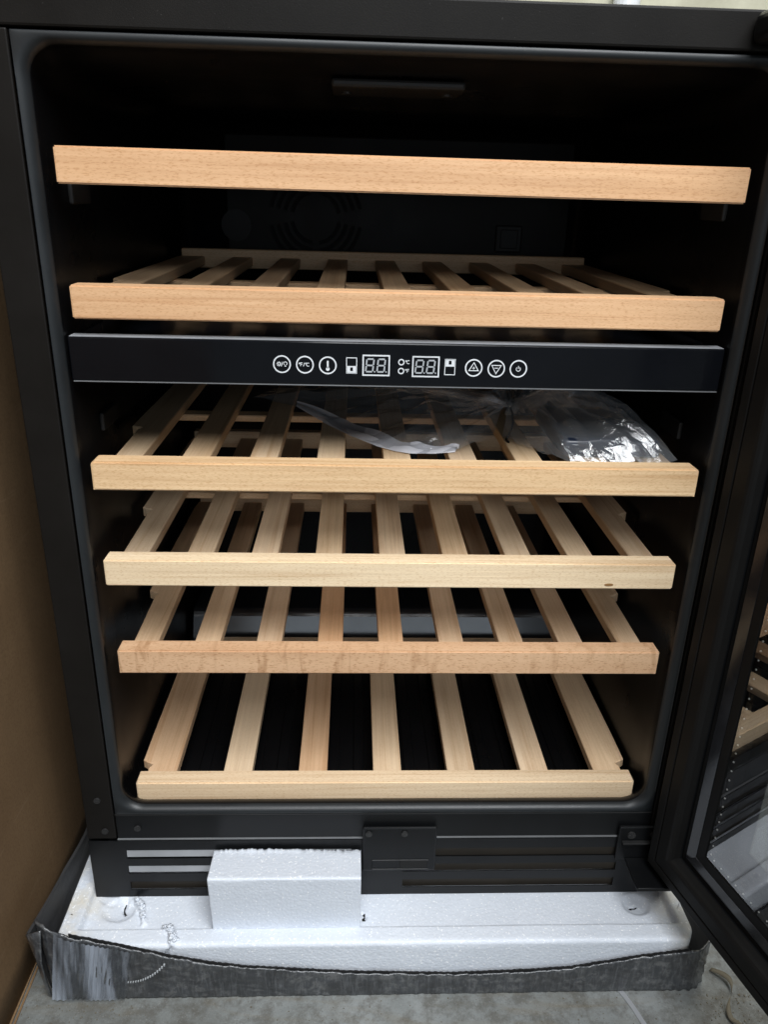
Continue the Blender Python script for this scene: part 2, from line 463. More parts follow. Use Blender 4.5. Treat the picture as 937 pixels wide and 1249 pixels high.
bmesh.ops.recalc_face_normals(bm, faces=bm.faces)
kick = obj('kick_plate', bm, M['metal'], WC)
for x0, x1 in ((-.261, -.035), (.018, .240)):
    for z0, z1 in ((.0102, .0212), (.0318, .0424), (.0520, .0632)):
        dark = x0 > 0 or z0 < .02  # these blades get the shaded colour, the others the lit one
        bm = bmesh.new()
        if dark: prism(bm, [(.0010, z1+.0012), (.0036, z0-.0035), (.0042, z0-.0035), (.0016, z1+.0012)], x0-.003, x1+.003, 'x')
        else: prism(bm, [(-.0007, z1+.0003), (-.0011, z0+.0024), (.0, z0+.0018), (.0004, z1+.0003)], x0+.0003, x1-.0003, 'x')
        obj('louvre', bm, M['louvre_shaded'] if dark else M['louvre'], kick)
box('kick_back', (-.29, .03, .002), (.29, .034, .074), M['hole'], kick)
for s in (-1, 1):
    a, b = sorted((s*XS, s*(XS-.002))); box('kick_return', (a, .0014, .001), (b, .5, .0755), M['metal'], kick)
# centre bracket with two screws and embossed window
br = box('catch_plate', (-.0242, -.0052, .0372), (.0505, -.0015, .0936), M['metal'], WC, .0014)
bm = bmesh.new()
for a, b in (((-.0145, .0395), (.0435, .0405)), ((-.0145, .0515), (.0435, .0525)), ((-.0145, .0405), (-.0135, .0515)), ((.0425, .0405), (.0435, .0515))):
    bx(bm, (a[0], -.0060, a[1]), (b[0], -.0045, b[1]), .0004, 1)
obj('embossed_frame', bm, M['metal'], br)
box('embossed_tab', (.0142, -.0058, .041), (.0422, -.0048, .0512), M['hole'], br, .0004, 1)
screw(br, -.018, -.0058, .0868); screw(br, .0178, -.0058, .0868)
screw(WC, -.283, -.0006, .126); screw(WC, -.2795, -.0006, .0875); screw(WC, -.2475, -.0001, .0905)
# lower hinge: bracket, arm, pin
hb = box('lower_hinge', (.236, -.0055, .050), (.2935, -.0015, .093), M['metal'], WC, .0012)
box('hinge_arm', (.246, -.045, .0495), (.2935, -.0058, .0535), M['metal'], hb, .001)
box('hinge_ledge', (.2395, -.0105, .0745), (.270, -.0057, .0765), M['clip'], hb, .0005)
screw(hb, .2485, -.0060, .0835, .0042); screw(hb, .272, -.0060, .0835, .0042)
bm = bmesh.new(); cyl(bm, (.279, -.032, .058), .004, .012, 'z', 16); obj('hinge_pin', bm, M['screw'], hb)
# upper hinge cover
bm = bmesh.new(); bx(bm, (.2285, -.034, .7775), (.2935, -.0010, .7975), .006, 4)
uh = obj('hinge_cover', bm, M['metal'], WC, smooth=False)
bm = bmesh.new(); cyl(bm, (.252, -.0345, .7885), .0065, .002, 'y', 24); obj('cover_plug', bm, M['screw'], uh)

# ---------------- control panel between the two zones
PY = .0105
cp = box('control_panel', (-.2592, PY, .5365), (.2582, .026, .5705), M['panel'], WC, .0012)
box('zone_divider', (-.2592, .0262, .541), (.2582, .450, .5685), M['panel'], WC, .001)
box('panel_edge', (-.258, PY-.0004, .5357), (.257, .024, .5364), M['edge'], cp)
box('panel_edge', (-.258, PY+.0012, .5706), (.257, .024, .5710), M['louvre'], cp)
PZ = PY-.0003
def stroke(bm, pts, wd, closed=False):
    """polyline of flat print on the panel (x, z), width wd"""
    n = len(pts); L_, R__ = [], []
    for i in range(n):
        p = Vector(pts[i])
        a = Vector(pts[i-1]) if (i > 0 or closed) else p
        b = Vector(pts[(i+1) % n]) if (i < n-1 or closed) else p
        d1 = (p-a); d2 = (b-p)
        d1 = d1.normalized() if d1.length > 1e-9 else d2.normalized()
        d2 = d2.normalized() if d2.length > 1e-9 else d1
        n1 = Vector((-d1.y, d1.x)); n2 = Vector((-d2.y, d2.x)); mm = (n1+n2)
        if mm.length < 1e-6: mm = n1
        mm.normalize(); k = wd/2/max(.35, mm.dot(n1))
        L_.append(p+mm*k); R__.append(p-mm*k)
    rr = [[(L_[i].x, PZ, L_[i].y), (R__[i].x, PZ, R__[i].y), (R__[i].x, PY-.00005, R__[i].y), (L_[i].x, PY-.00005, L_[i].y)] for i in range(n)]
    if closed: rr.append(rr[0])
    loops(bm, rr, True, not closed, not closed)
    if closed: bmesh.ops.remove_doubles(bm, verts=bm.verts, dist=1e-7)
def arc(cx, cz, r, a0=0, a1=360, n=28):
    return [(cx+r*math.cos(math.radians(a0+(a1-a0)*k/n)), cz+r*math.sin(math.radians(a0+(a1-a0)*k/n))) for k in range(n + (0 if a1-a0 == 360 else 1))]
def fill(bm, pts): prism(bm, pts, PZ, PY-.00005, 'y')
def rect(x0, x1, z0, z1): return [(x0, z0), (x1, z0), (x1, z1), (x0, z1)]
def letter(bm, ch, x, z, h, wd):
    wv = h*.62
    if ch == 'C': stroke(bm, arc(x+wv*.55, z+h/2, h/2, 50, 310, 12), wd)
    if ch == 'F':
        stroke(bm, [(x, z), (x, z+h), (x+wv, z+h)], wd); stroke(bm, [(x, z+h*.52), (x+wv*.8, z+h*.52)], wd)
    if ch == 'o': stroke(bm, arc(x+h*.16, z+h*.84, h*.16, 0, 360, 10), wd*.8, True)
    if ch == '/': stroke(bm, [(x, z-h*.05), (x+h*.38, z+h*1.05)], wd)
RB = .0065; WB = .00105
def button(cx, cz, icon, lab):
    bm = bmesh.new(); stroke(bm, arc(cx, cz, RB, 0, 360, 40), WB, True)
    if icon == 'light':
        gx_ = cx-.0023
        stroke(bm, arc(gx_, cz+.0002, .0010, 0, 360, 14), .0005, True)
        for k in range(8):
            a = math.radians(45*k); stroke(bm, [(gx_+.0013*math.cos(a), cz+.0002+.0013*math.sin(a)), (gx_+.0020*math.cos(a), cz+.0002+.0020*math.sin(a))], .0005)
        stroke(bm, [(cx-.0006, cz-.0018), (cx+.0008, cz+.0019)], .0005)
        stroke(bm, arc(cx+.0027, cz+.0006, .0013, -60, 240, 14), .0005); stroke(bm, [(cx+.0021, cz-.0014), (cx+.0033, cz-.0014)], .0007)
    if icon == 'unit':
        h = .0026; z = cz-.0012
        letter(bm, 'o', cx-.0047, z, h, .0005); letter(bm, 'F', cx-.0034, z, h, .0005); letter(bm, '/', cx-.0012, z, h, .0005)
        letter(bm, 'o', cx+.0004, z, h, .0005); letter(bm, 'C', cx+.0016, z, h, .0005)
    if icon == 'thermo':
        fill(bm, rect(cx-.0007, cx+.0007, cz-.0022, cz+.0036)); fill(bm, arc(cx, cz-.0029, .0015, 0, 360, 16))
    if icon == 'up':
        stroke(bm, [(cx-.0038, cz-.0022), (cx+.0038, cz-.0022), (cx, cz+.0042)], .0006, True)
        stroke(bm, [(cx-.0011, cz-.0002), (cx+.0011, cz-.0002)], .0005); stroke(bm, [(cx, cz-.0013), (cx, cz+.0009)], .0005)
    if icon == 'down':
        stroke(bm, [(cx+.0038, cz+.0026), (cx-.0038, cz+.0026), (cx, cz-.0040)], .0006, True)
        stroke(bm, [(cx-.0013, cz+.0004), (cx+.0013, cz+.0004)], .0006)
    if icon == 'power':
        stroke(bm, arc(cx, cz-.0002, .0017, 130, 410, 16), .00055); stroke(bm, [(cx, cz), (cx, cz+.0023)], .00055)
    return obj('button', bm, M['print'], cp, lab)
button(-.0946, .5523, 'light', 'ring button with lamp symbols'); button(-.0766, .5522, 'unit', 'ring button marked °F/°C')
button(-.0586, .5520, 'thermo', 'ring button with thermometer'); button(.0573, .5521, 'up', 'ring button with upward triangle')
button(.0754, .5518, 'down', 'ring button with downward triangle'); button(.0931, .5520, 'power', 'ring button with power symbol')
def zone(cx, cz, top):
    bm = bmesh.new(); hw, hh = .0040, .0061
    stroke(bm, rect(cx-hw, cx+hw, cz-hh, cz+hh), .0006, True)
    z0, z1 = (cz+.0004, cz+hh) if top else (cz-hh, cz-.0004)
    m_ = (z0+z1)/2
    # filled half with a bottle-shaped gap
    fill(bm, rect(cx-hw, cx-.0011, z0, z1)); fill(bm, rect(cx+.0011, cx+hw, z0, z1))
    fill(bm, rect(cx-.0011, cx+.0011, z0, m_-.0012)); fill(bm, rect(cx-.0011, cx+.0011, m_+.0018, z1))
    return obj('zone_symbol', bm, M['print'], cp)
zone(-.0398, .5522, False); zone(.0383, .5524, True)
def display(cx, cz):
    bm = bmesh.new(); stroke(bm, rect(cx-.0103, cx+.0103, cz-.0078, cz+.0078), .0011, True)
    d = obj('display', bm, M['print'], cp)
    for dx in (-.0050, .0040):
        bm = bmesh.new(); sl = .10; hw, hh = .0028, .0050
        def P(u, v): return (cx+dx+u+v*sl, cz+v)
        g = .00045; wd = .00115
        for a, b in (((-hw+g, hh), (hw-g, hh)), ((-hw+g, 0), (hw-g, 0)), ((-hw+g, -hh), (hw-g, -hh)),
                     ((-hw, g), (-hw, hh-g)), ((hw, g), (hw, hh-g)), ((-hw, -g), (-hw, -hh+g)), ((hw, -g), (hw, -hh+g))):
            stroke(bm, [P(*a), P(*b)], wd)
        fill(bm, rect(cx+dx+hw+.0006, cx+dx+hw+.0016, cz-hh-.0005, cz-hh+.0005))
        obj('digit', bm, M['print_dim'], d)
display(-.0204, .5526); display(.0190, .5523)
for cz, ch in ((.5556, 'C'), (.5486, 'F')):
    bm = bmesh.new(); stroke(bm, arc(-.0005, cz, .0021, 0, 360, 24), .0009, True)
    letter(bm, 'o', .0028, cz-.0012, .0026, .0005); letter(bm, ch, .0042, cz-.0012, .0026, .0005)
    obj('unit_indicator', bm, M['print'], cp, 'ring indicator marked °'+ch)
for k, (x, y) in enumerate(((-.178, .03), (-.02, .03), (.075, .03))):
    pass

# ---------------- door, swung open about 105 degrees
DO = bpy.data.objects.new('placeholder', None)
DX, DY = .2625, -.0180; DANG = math.atan2(-.966, .259)
DW, DZ0, DZ1 = .588, .0620, .7990
def ring(bm, prof, closed=False):
    """(inset, y) profile mitred round the door rectangle in door coordinates"""
    rr = []
    for wv, y in prof:
        rr.append([(wv, y, DZ0+wv), (DW-wv, y, DZ0+wv), (DW-wv, y, DZ1-wv), (wv, y, DZ1-wv)])
    if closed: rr.append(rr[0])
    loops(bm, rr, True)
bpy.data.objects.remove(DO)
bm = bmesh.new()
ring(bm, [(.0005, .0115), (.0305, .0115), (.0305, .0440), (.0285, .0460), (.002, .0460), (.0, .0440), (.0, .0125)], True)
bmesh.ops.remove_doubles(bm, verts=bm.verts, dist=1e-7)
door = obj('door', bm, M['metal'], WC, 'open door with black frame and glass pane', world=False)
door.location = (DX, DY, 0); door.rotation_euler = (0, 0, DANG)
bm = bmesh.new()
ring(bm, [(.0004, .0112), (.0002, .0022), (.0010, .0006), (.0022, .0), (.0098, .0), (.0106, .0006), (.0108, .0024), (.0116, .0024), (.0118, .0006), (.0126, .0),
          (.0255, -.0004), (.0280, .0002), (.0298, .0018), (.0308, .0045), (.0312, .0112)], True)
bmesh.ops.remove_doubles(bm, verts=bm.verts, dist=1e-7)
obj('gasket', bm, M['gasket'], door, world=False)
bm = bmesh.new()
ring(bm, [(.0360, .0142), (.0362, .0130), (.0460, .0146), (.0462, .0152), (.0462, .0300), (.0360, .0300)], True)
bmesh.ops.remove_doubles(bm, verts=bm.verts, dist=1e-7)
obj('inner_trim', bm, M['doorblack'], door, world=False)
bm = bmesh.new()
ring(bm, [(.0316, .0135), (.0357, .0145), (.0357, .0300), (.0316, .0300)], True)
ring(bm, [(.0466, .0150), (.0550, .0156), (.0550, .0300), (.0466, .0300)], True)
bmesh.ops.remove_doubles(bm, verts=bm.verts, dist=1e-7)
obj('glass_seat', bm, M['seat'], door, world=False)
def pane(name, ins, y, mat):
    bm = bmesh.new(); bx(bm, (ins, y, DZ0+ins), (DW-ins, y+.0004, DZ1-ins))
    return obj(name, bm, mat, door, world=False)
g1 = pane('inner_glass', .0552, .0168, M['glass_in'])
bm = bmesh.new(); ring(bm, [(.0552, .0185), (.0640, .0185), (.0640, .0290), (.0552, .0290)], True); bmesh.ops.remove_doubles(bm, verts=bm.verts, dist=1e-7)
sp = obj('spacer', bm, M['doorblack'], door, world=False)
bm = bmesh.new()
def dot(x, z): bmesh.ops.create_icosphere(bm, subdivisions=1, radius=.0010, matrix=Matrix.Translation((x, .0184, z)))
k = 0
while DZ0+.062+k*.0095 < DZ1-.06:
    dot(.0592, DZ0+.062+k*.0095+.001*math.sin(k*7)); dot(DW-.0592, DZ0+.062+k*.0095); k += 1
for k in range(50): dot(.064+k*.0095, DZ0+.0592)
dts = obj('spacer_holes', bm, M['bead'], sp, world=False); dts['kind'] = 'stuff'
bm = bmesh.new(); ring(bm, [(.0312, .0305), (.0860, .0305), (.0860, .0315), (.0312, .0315)], True); bmesh.ops.remove_doubles(bm, verts=bm.verts, dist=1e-7)
obj('glass_border', bm, M['doorblack'], door, world=False)
pane('outer_glass', .0310, .0320, M['glass_out'])

# ------------------------------------------------------------------ shelves
L_, H_, T_ = .5035, .0249, .0185
def bar_bm(x0, x1, y0, z1, h, t, bev=.003):
    bm = bmesh.new(); bx(bm, (x0, y0, z1-h), (x1, y0+t, z1), 0)
    bmesh.ops.bevel(bm, geom=list(bm.edges), offset=bev*.27, segments=2, affect='EDGES')
    return bm
def bar_rounded(x0, x1, y0, z1, h, t, r=.0035):
    r = r; pts = [(x0, z1-h), (x1, z1-h)]
    pts += [(x1-r+r*math.cos(math.radians(a)), z1-r+r*math.sin(math.radians(a))) for a in (0, 22, 45, 67, 90)]
    pts += [(x0+r+r*math.cos(math.radians(a)), z1-r+r*math.sin(math.radians(a))) for a in (90, 112, 135, 158, 180)]
    bm = bmesh.new(); prism(bm, pts, y0, y0+t, 'y')
    es = [e for e in bm.edges if abs(e.verts[0].co.y-e.verts[1].co.y) < 1e-6]
    bmesh.ops.bevel(bm, geom=es, offset=.0014, segments=2, affect='EDGES')
    return bm
def slat_end_poly(wd, y0, y1, notch, sgn):
    """outline of an outer slat with the finger notch and the wider rear part"""
    h = wd/2; o = h+.0085
    pts = [(-h, y0), (h*.9, y0), (h, notch-.012), (h+.0005, notch-.004), (h-.0015, notch-.001), (h-.002, notch+.002), (h+.004, notch+.0045), (o, notch+.008),
           (o, notch+.05), (o-.002, y1-.02), (o-.004, y1), (-h, y1)]
    return [(sgn*u, v) for u, v in (pts if sgn > 0 else pts[::-1])]
SPEC = [
    # z, y, x, n slats, pitch, slat width, depth, bar tint, slat tint, notch depth, tilt, label
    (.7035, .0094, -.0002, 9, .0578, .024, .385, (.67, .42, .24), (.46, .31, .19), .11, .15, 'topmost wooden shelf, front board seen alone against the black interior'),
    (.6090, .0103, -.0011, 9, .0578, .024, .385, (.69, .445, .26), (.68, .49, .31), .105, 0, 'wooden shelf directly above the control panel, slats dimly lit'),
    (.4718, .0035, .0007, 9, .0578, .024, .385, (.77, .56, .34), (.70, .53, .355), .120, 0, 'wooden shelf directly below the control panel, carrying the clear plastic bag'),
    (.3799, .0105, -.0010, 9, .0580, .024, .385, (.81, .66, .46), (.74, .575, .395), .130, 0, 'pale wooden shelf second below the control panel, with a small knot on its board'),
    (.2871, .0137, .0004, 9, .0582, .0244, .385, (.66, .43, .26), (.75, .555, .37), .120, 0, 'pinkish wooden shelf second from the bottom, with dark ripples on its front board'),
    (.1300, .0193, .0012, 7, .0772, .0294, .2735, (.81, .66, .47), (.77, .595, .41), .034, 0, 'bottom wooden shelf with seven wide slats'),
]
slat_cache = {}
for i, (z, y, x, n, pitch, wd, dep, tint, stint, notch, tilt, lab) in enumerate(SPEC):
    sh = empty('wooden_shelf', (x, y, z), lab, 'shelf', 'pull-out wooden shelves of the wine cooler')
    sh.rotation_euler = (0, math.radians(tilt), 0)
    def part(name, bm, mat, col, loc=(0, 0, 0)):
        o = obj(name, bm, mat, sh, world=False, color=col); o.location = loc; return o
    if i in (0, 1, 3): b = bar_bm(-L_/2, L_/2, 0, 0, H_, T_, .004)
    else: b = bar_rounded(-L_/2, L_/2, 0, 0, H_, T_, .0034 if i == 2 else .0016)
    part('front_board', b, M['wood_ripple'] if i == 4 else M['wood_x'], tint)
    zt = -.006; th = .0105
    for k in range(n):
        xx = (k-(n-1)/2)*pitch
        f = random.uniform(.86, 1.08); g = random.uniform(-.02, .03)
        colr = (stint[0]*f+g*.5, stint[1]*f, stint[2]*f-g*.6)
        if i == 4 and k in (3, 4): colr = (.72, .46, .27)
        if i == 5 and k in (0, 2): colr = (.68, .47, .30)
        kind = 'L' if k == 0 else ('R' if k == n-1 else 'M')
        key = (kind, n, notch)
        if key not in slat_cache:
            bm = bmesh.new()
            if kind == 'M': bx(bm, (-wd/2, T_+.0002, zt-th), (wd/2, dep, zt), .0012, 2)
            else:
                fs = prism(bm, slat_end_poly(wd, T_+.0002, dep, notch, 1 if kind == 'R' else -1), zt-th, zt, 'z')
                es = [e for e in bm.edges if abs(e.verts[0].co.z-e.verts[1].co.z) < 1e-6]
                bmesh.ops.bevel(bm, geom=es, offset=.0009, segments=1, affect='EDGES')
            bm.normal_update(); me = bpy.data.meshes.new('slat'); bm.to_mesh(me); bm.free(); me.materials.append(M['wood_y']); slat_cache[key] = me
        o = bpy.data.objects.new('slat', slat_cache[key]); C.objects.link(o); o.parent = sh
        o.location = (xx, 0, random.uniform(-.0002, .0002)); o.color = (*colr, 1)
    half = (n-1)/2*pitch
    rails = ((.2085, .014),) if n == 9 else ()
    for ry, rt in rails:
        bm = bmesh.new(); bx(bm, (-half-.006, ry, zt-th-.0072), (half+.006, ry+rt+.004, zt-th-.0002), .001, 1)
        part('cross_rail', bm, M['wood_x'], tuple(c*1.02 for c in stint))
    if n == 7:
        bm = bmesh.new(); bx(bm, (-half-.014, dep+.0003, zt-.0150), (half+.014, dep+.0150, zt-.0012), .001, 1)
        part('rear_board', bm, M['wood_x'], stint)
    if n == 9:
        bm = bmesh.new(); bx(bm, (-.247, dep+.0003, zt-.0135), (.247, dep+.014, zt+.0085), .001, 1)
        part('rear_board', bm, M['wood_x'], tuple(c*.95 for c in stint))
    if i == 3:
        bm = bmesh.new(); cyl(bm, (0, 0, 0), 1, 1, 'y', 20); bmesh.ops.scale(bm, vec=(.0042, .0003, .0014), verts=bm.verts)
        o = part('wood_knot', bm, M['wood_x'], (.30, .17, .07), (.1935, -.0001, -.0205))

# ------------------------------------------------------------------ foam base
def seg_d(px, py, a, b):
    ax, ay = a; bx_, by = b; dx, dy = bx_-ax, by-ay
    t = max(0, min(1, ((px-ax)*dx+(py-ay)*dy)/(dx*dx+dy*dy))); return math.hypot(px-ax-t*dx, py-ay-t*dy)
CR = [((-.2565, -.0065), (-.249, -.0140)), ((-.249, -.0140), (-.2415, -.0330)), ((-.2190, -.0420), (-.2125, -.0470)), ((-.2125, -.0470), (-.2075, -.0585)), ((-.2075, -.0585), (-.2080, -.068))]
def foam_top(x, y):
    """height of the foam upper side at x, y"""
    lipx = max(0, min(1, (-.298-x)/.004)); lipx2 = max(0, min(1, (x-.291)/.004))
    lipy = max(0, min(1, (-.0430-y)/.0030))
    z = .008*max(lipx, lipx2, lipy)
    # thumb-sized dents at both ends and three small punctures
    for cx, cy, r, d in ((-.270, -.0165, .0175, .0042), (.262, -.0165, .0150, .0045), (-.283, -.003, .010, .002)):
        q = math.hypot(x-cx, (y-cy)*1.15)/r
        if q < 1: z -= d*(1-q**4)
    for a, b in (((-.2655, -.003), (-.2668, -.0150)), ((-.2668, -.0150), (-.2630, -.0195)), ((-.0235, -.024), (-.0205, -.028)), ((-.0205, -.028), (-.0222, -.032)), ((.2555, -.0180), (.2600, -.0165))):
        dd = seg_d(x, y, a, b)
        if dd < .0015: z -= .006*(1-dd/.0015)
    for a, b in CR:
        dd = seg_d(x, y, a, b)
        if dd < .0055: z += .0032*(1-dd/.0055)*(0.4+1.2*noise.random())*(1 if x > -1 else 0)
        dd2 = seg_d(x+.0030, y+.0012, a, b)
        if dd2 < .0016: z -= .0035*(1-dd2/.0016)
    z += .0005*fbm((x, y, 0), 18, 2)
    return z
noise.seed_set(3)
X0, X1 = -.3185, .3050
prof_y = [.50, .30, .10, .06] + [.045-.0016*k for k in range(1, 66)]     # down to about -.059
prof_y = [y for y in prof_y if y > -.0600]
cols = [X0+(X1-X0)*k/420 for k in range(421)]
bm = bmesh.new(); grid = []
for x in cols:
    ex = .0085*max(0, 1-abs(x-X0)/.012)**2 + .010*max(0, 1-abs(x-X1)/.010)**2      # rounded ends in plan
    row = []
    for y in prof_y: row.append((x, y+ (ex if y < -.03 else 0), foam_top(x, y)))
    zt = foam_top(x, -.0605)
    for k in range(1, 7):                     # rounded front edge
        a = math.pi/2*k/6; r = .0042
        row.append((x, -.0605-r*math.sin(a)+ex, zt-r*(1-math.cos(a))))
    for k in range(1, 22):
        z = zt-.0042-(zt-.0042-FL-.003)*k/21
        crk = 0
        for a_, b_ in (((-.2080, .006), (-.2125, -.006)), ((-.2125, -.006), (-.224, -.012))):
            dd = seg_d(x, z, a_, b_)
            if dd < .0028: crk += .0030*(1-dd/.0028)
        row.append((x, -.0647+ex+.0003*fbm((x, z, 9), 20, 2)-.0006*fbm((x, z, 5), 6, 2)+crk, z))
    grid.append(row)
vs = [[bm.verts.new(p) for p in r] for r in grid]
for i in range(len(vs)-1):
    for j in range(len(vs[0])-1): bm.faces.new((vs[i][j], vs[i][j+1], vs[i+1][j+1], vs[i+1][j]))
for side in (0, -1):
    r = vs[side]; low = [bm.verts.new((v.co.x, v.co.y, FL+.002)) for v in r]
    for j in range(len(r)-1): bm.faces.new((r[j], low[j], low[j+1], r[j+1]))
bmesh.ops.recalc_face_normals(bm, faces=bm.faces)
fb = obj('foam_pad', bm, M['foam'], smooth=True)
tag(fb, 'wide white foam pad with cracked left corner, under the wine cooler', 'foam pad')
# loose beads crumbled out along the cracks
bm = bmesh.new()
for a, b in CR:
    for k in range(24):
        t = random.random(); r = random.uniform(.0009, .0023)
        x = a[0]+(b[0]-a[0])*t+random.gauss(.0012, .0014); y = a[1]+(b[1]-a[1])*t+random.gauss(.0005, .0010)
        y = max(y, -.0615)
        q_ = bmesh.ops.create_icosphere(bm, subdivisions=1, radius=r, matrix=Matrix.Translation((x, y, foam_top(x, y)+r*.25)) @ Matrix.Diagonal((random.uniform(.7, 1.4), random.uniform(.7, 1.4), random.uniform(.5, .9), 1)))
        for v in q_['verts']: v.co += Vector((random.gauss(0, .2), random.gauss(0, .2), random.gauss(0, .15)))*r
cb = obj('crumbs', bm, M['foam'], fb, smooth=True); cb['kind'] = 'stuff'

for pts in ([(-.2655, -.003), (-.2668, -.010), (-.2655, -.0150), (-.2630, -.0185)], [(-.0235, -.024), (-.0212, -.025), (-.0207, -.0285), (-.0226, -.030), (-.0222, -.033)], [(.2545, -.0185), (.2580, -.0165), (.2605, -.0170), (.2612, -.0185)]):
    bm = bmesh.new(); rr = []
    for q, (x, y) in enumerate(pts):
        z = foam_top(x, y)+.0016; hw = .0005+.0006*(q == len(pts)-1)+.0002*q
        rr.append([(x-hw, y-hw*.4, z-.004), (x+hw, y+hw*.4, z-.004), (x+hw, y+hw*.4, z), (x-hw, y-hw*.4, z)])
    loops(bm, rr, True, True, True); obj('puncture', bm, M['hole'], fb)
# foam block with torn top edge
bm = bmesh.new(); rows = []
BX0, BX1 = -.1725, -.0258; nc = 120
for k in range(nc+1):
    t = k/nc; x = BX0+(BX1-BX0)*t
    jag = .0016*fbm((x, 0, 1), 150, 3)+.0012*fbm((x, 4, 1), 420, 2)+.0012*math.sin(t*5)
    skew = lambda z: x + (.0022*(1-z/.07) if t < .5 else 0)*(1-t*2 if t < .5 else 0)
    r = []
    for z in [.0035+.065*q/26 for q in range(27)]:
        r.append((skew(z), -.0452+.0003*fbm((x, z, 2), 20, 2)+.0025*max(0, 1-(z-.003)/.006)**2*-1, z))
    for q in range(1, 5):
        a = math.pi/2*q/4; r.append((x, -.0452+.0022*(1-math.cos(a)), .0685+.0022*math.sin(a)))
    for q in range(1, 19):
        f = q/18; y = -.0430+.0385*f
        r.append((x, y, .0707-.0045*f+(jag if f > .93 else jag*max(0, f-.8)*3)+.0002*fbm((x, y, 2), 30, 2)))
    for z in (.05, .03, -.0005): r.append((x, -.0040, z))
    r.append((x, -.0440, -.0005))
    rows.append(r)
loops(bm, rows, True, True, True)
tag(obj('foam_block', bm, M['foam'], smooth=True), 'upright white foam block with torn top edge, leaning on the slotted kick plate', 'foam block')

# ------------------------------------------------------------------ film-wrapped tray round the foam
TOP = [(-.3300, .036), (-.3198, .0405), (-.3062, .0300), (-.2878, .0245), (-.2509, .0135), (-.2135, .0010), (-.1753, -.0095), (-.1364, -.0168), (-.0411, -.0256), (.0638, -.0300), (.145, -.0268), (.1856, -.0232), (.2493, -.0095), (.3148, .0008), (.3300, .003)]
def lerp_tab(tab, x):
    if x <= tab[0][0]: return tab[0][1]
    for (a, b), (c, d) in zip(tab, tab[1:]):
        if x <= c: return b+(d-b)*(x-a)/(c-a)
    return tab[-1][1]
bm = bmesh.new(); nz = 22; cols_ = []
N = 640
for k in range(N+1):
    x = -.3285+(.3285+.3225)*k/N
    zt = lerp_tab(TOP, x)+.0006*fbm((x, 0, 2), 70)
    col_ = []
    for j in range(nz+1):
        v = j/nz; z = FL+.001+(zt-FL-.001)*v
        pl = max(0, min(1, (-.245-x)/.012))*max(0, min(1, (x+.315)/.01))           # pleats by the left corner
        wr = .0008*math.sin((x-.014*v)*1350+2*fbm((x, z, 1), 18))*pl*(.9-.6*v)
        wr += .0010*(1-abs(noise.noise(Vector((x*26, z*75+x*14, 6)))))**3*(.3+.7*v) - .0005
        wr += .0010*fbm((x*3.2, z*.5, 4), 26)*(.4+v) + .0006*fbm((x*9, z, 8), 20)
        rc = max(0, 1-(.3225-x)/.018)**2*.010
        lc = max(0, 1-(x+.3285)/.016)**2*.012
        bulge = -.0035*math.sin(math.pi*min(1, v*1.1))*pl
        rip = max(0, min(1, (x-.275)/.03))
        wr += .0010*math.sin((x+z*.7)*700)*rip*(1-.7*v)
        col_.append((x-.006*v*max(0, 1-(x+.3285)/.02), -.0715+.0008*v+wr+rc+lc+bulge, z))
    cols_.append(col_)
vs = [[bm.verts.new(p) for p in c] for c in cols_]
for i in range(N):
    for j in range(nz): bm.faces.new((vs[i][j], vs[i+1][j], vs[i+1][j+1], vs[i][j+1]))
bmesh.ops.recalc_face_normals(bm, faces=bm.faces)
r = bmesh.ops.solidify(bm, geom=list(bm.faces), thickness=.0016)
TR = empty('packing_tray', (0, 0, FL), 'low dark packing tray wrapped in wrinkled stretch film, around the white foam base', 'packing tray')
obj('front_wall', bm, M['tray'], TR, smooth=True)
bm = bmesh.new(); rr = []
for k in range(401):
    x = -.300+.600*k/400; zt = lerp_tab(TOP, x)+.0006*fbm((x, 0, 2), 70)+.0009+(.0005 if k % 4 < 2 else 0)
    rr.append([(x, -.0688, zt), (x, -.0676, zt), (x, -.0676, zt-.012), (x, -.0688, zt-.012)])
loops(bm, rr, True, True, True)
obj('card_core', bm, M['hole'], TR)
def pleats(x0, x1, v0, v1, amp, period, mat, skew):
    bm = bmesh.new(); g = []; nx = int((x1-x0)/period*8)
    for k in range(nx+1):
        x = x0+(x1-x0)*k/nx; zt = lerp_tab(TOP, x); col_ = []
        lc = max(0, 1-(x+.3285)/.016)**2*.012
        for j in range(13):
            v = v0+(v1-v0)*j/12; z = FL+.001+(zt-FL-.001)*v
            xx = x+skew*(v-.5)+.004*noise.noise(Vector((v*3, x0*9, 1)))*(k/nx)
            f = abs(((x/period*(1+.0)+1.0*noise.noise(Vector((x*22, v*.4, 5)))+.10*noise.noise(Vector((x*60, v*2, 2)))) % 1)*2-1)
            col_.append((xx, -.0748+.0008*v+lc-amp*f*(.5+.5*math.sin(math.pi*(.15+.7*j/12)))+.0008*fbm((x*3, z, 3), 30), z))
        g.append(col_)
    vs = [[bm.verts.new(p) for p in c] for c in g]
    for i in range(nx):
        for j in range(12): bm.faces.new((vs[i][j], vs[i+1][j], vs[i+1][j+1], vs[i][j+1]))
    bmesh.ops.recalc_face_normals(bm, faces=bm.faces)
    return obj('stretch_film', bm, mat, TR, smooth=True)
pleats(-.3170, -.2490, .04, .985, .0020, .0046, M['pleat'], .013)
bm = bmesh.new()
for k in range(16):
    t = k/15; x = -.2480+.036*t; z = -.0270+.0225*t**2.2
    bx(bm, (x-.0004-.0003*t, -.0760, z-.0004-.0004*t), (x+.0004+.0003*t, -.0745, z+.0004+.0008*t))
dsh = obj('film_perforation', bm, M['print_dim'], TR); dsh['kind'] = 'stuff'
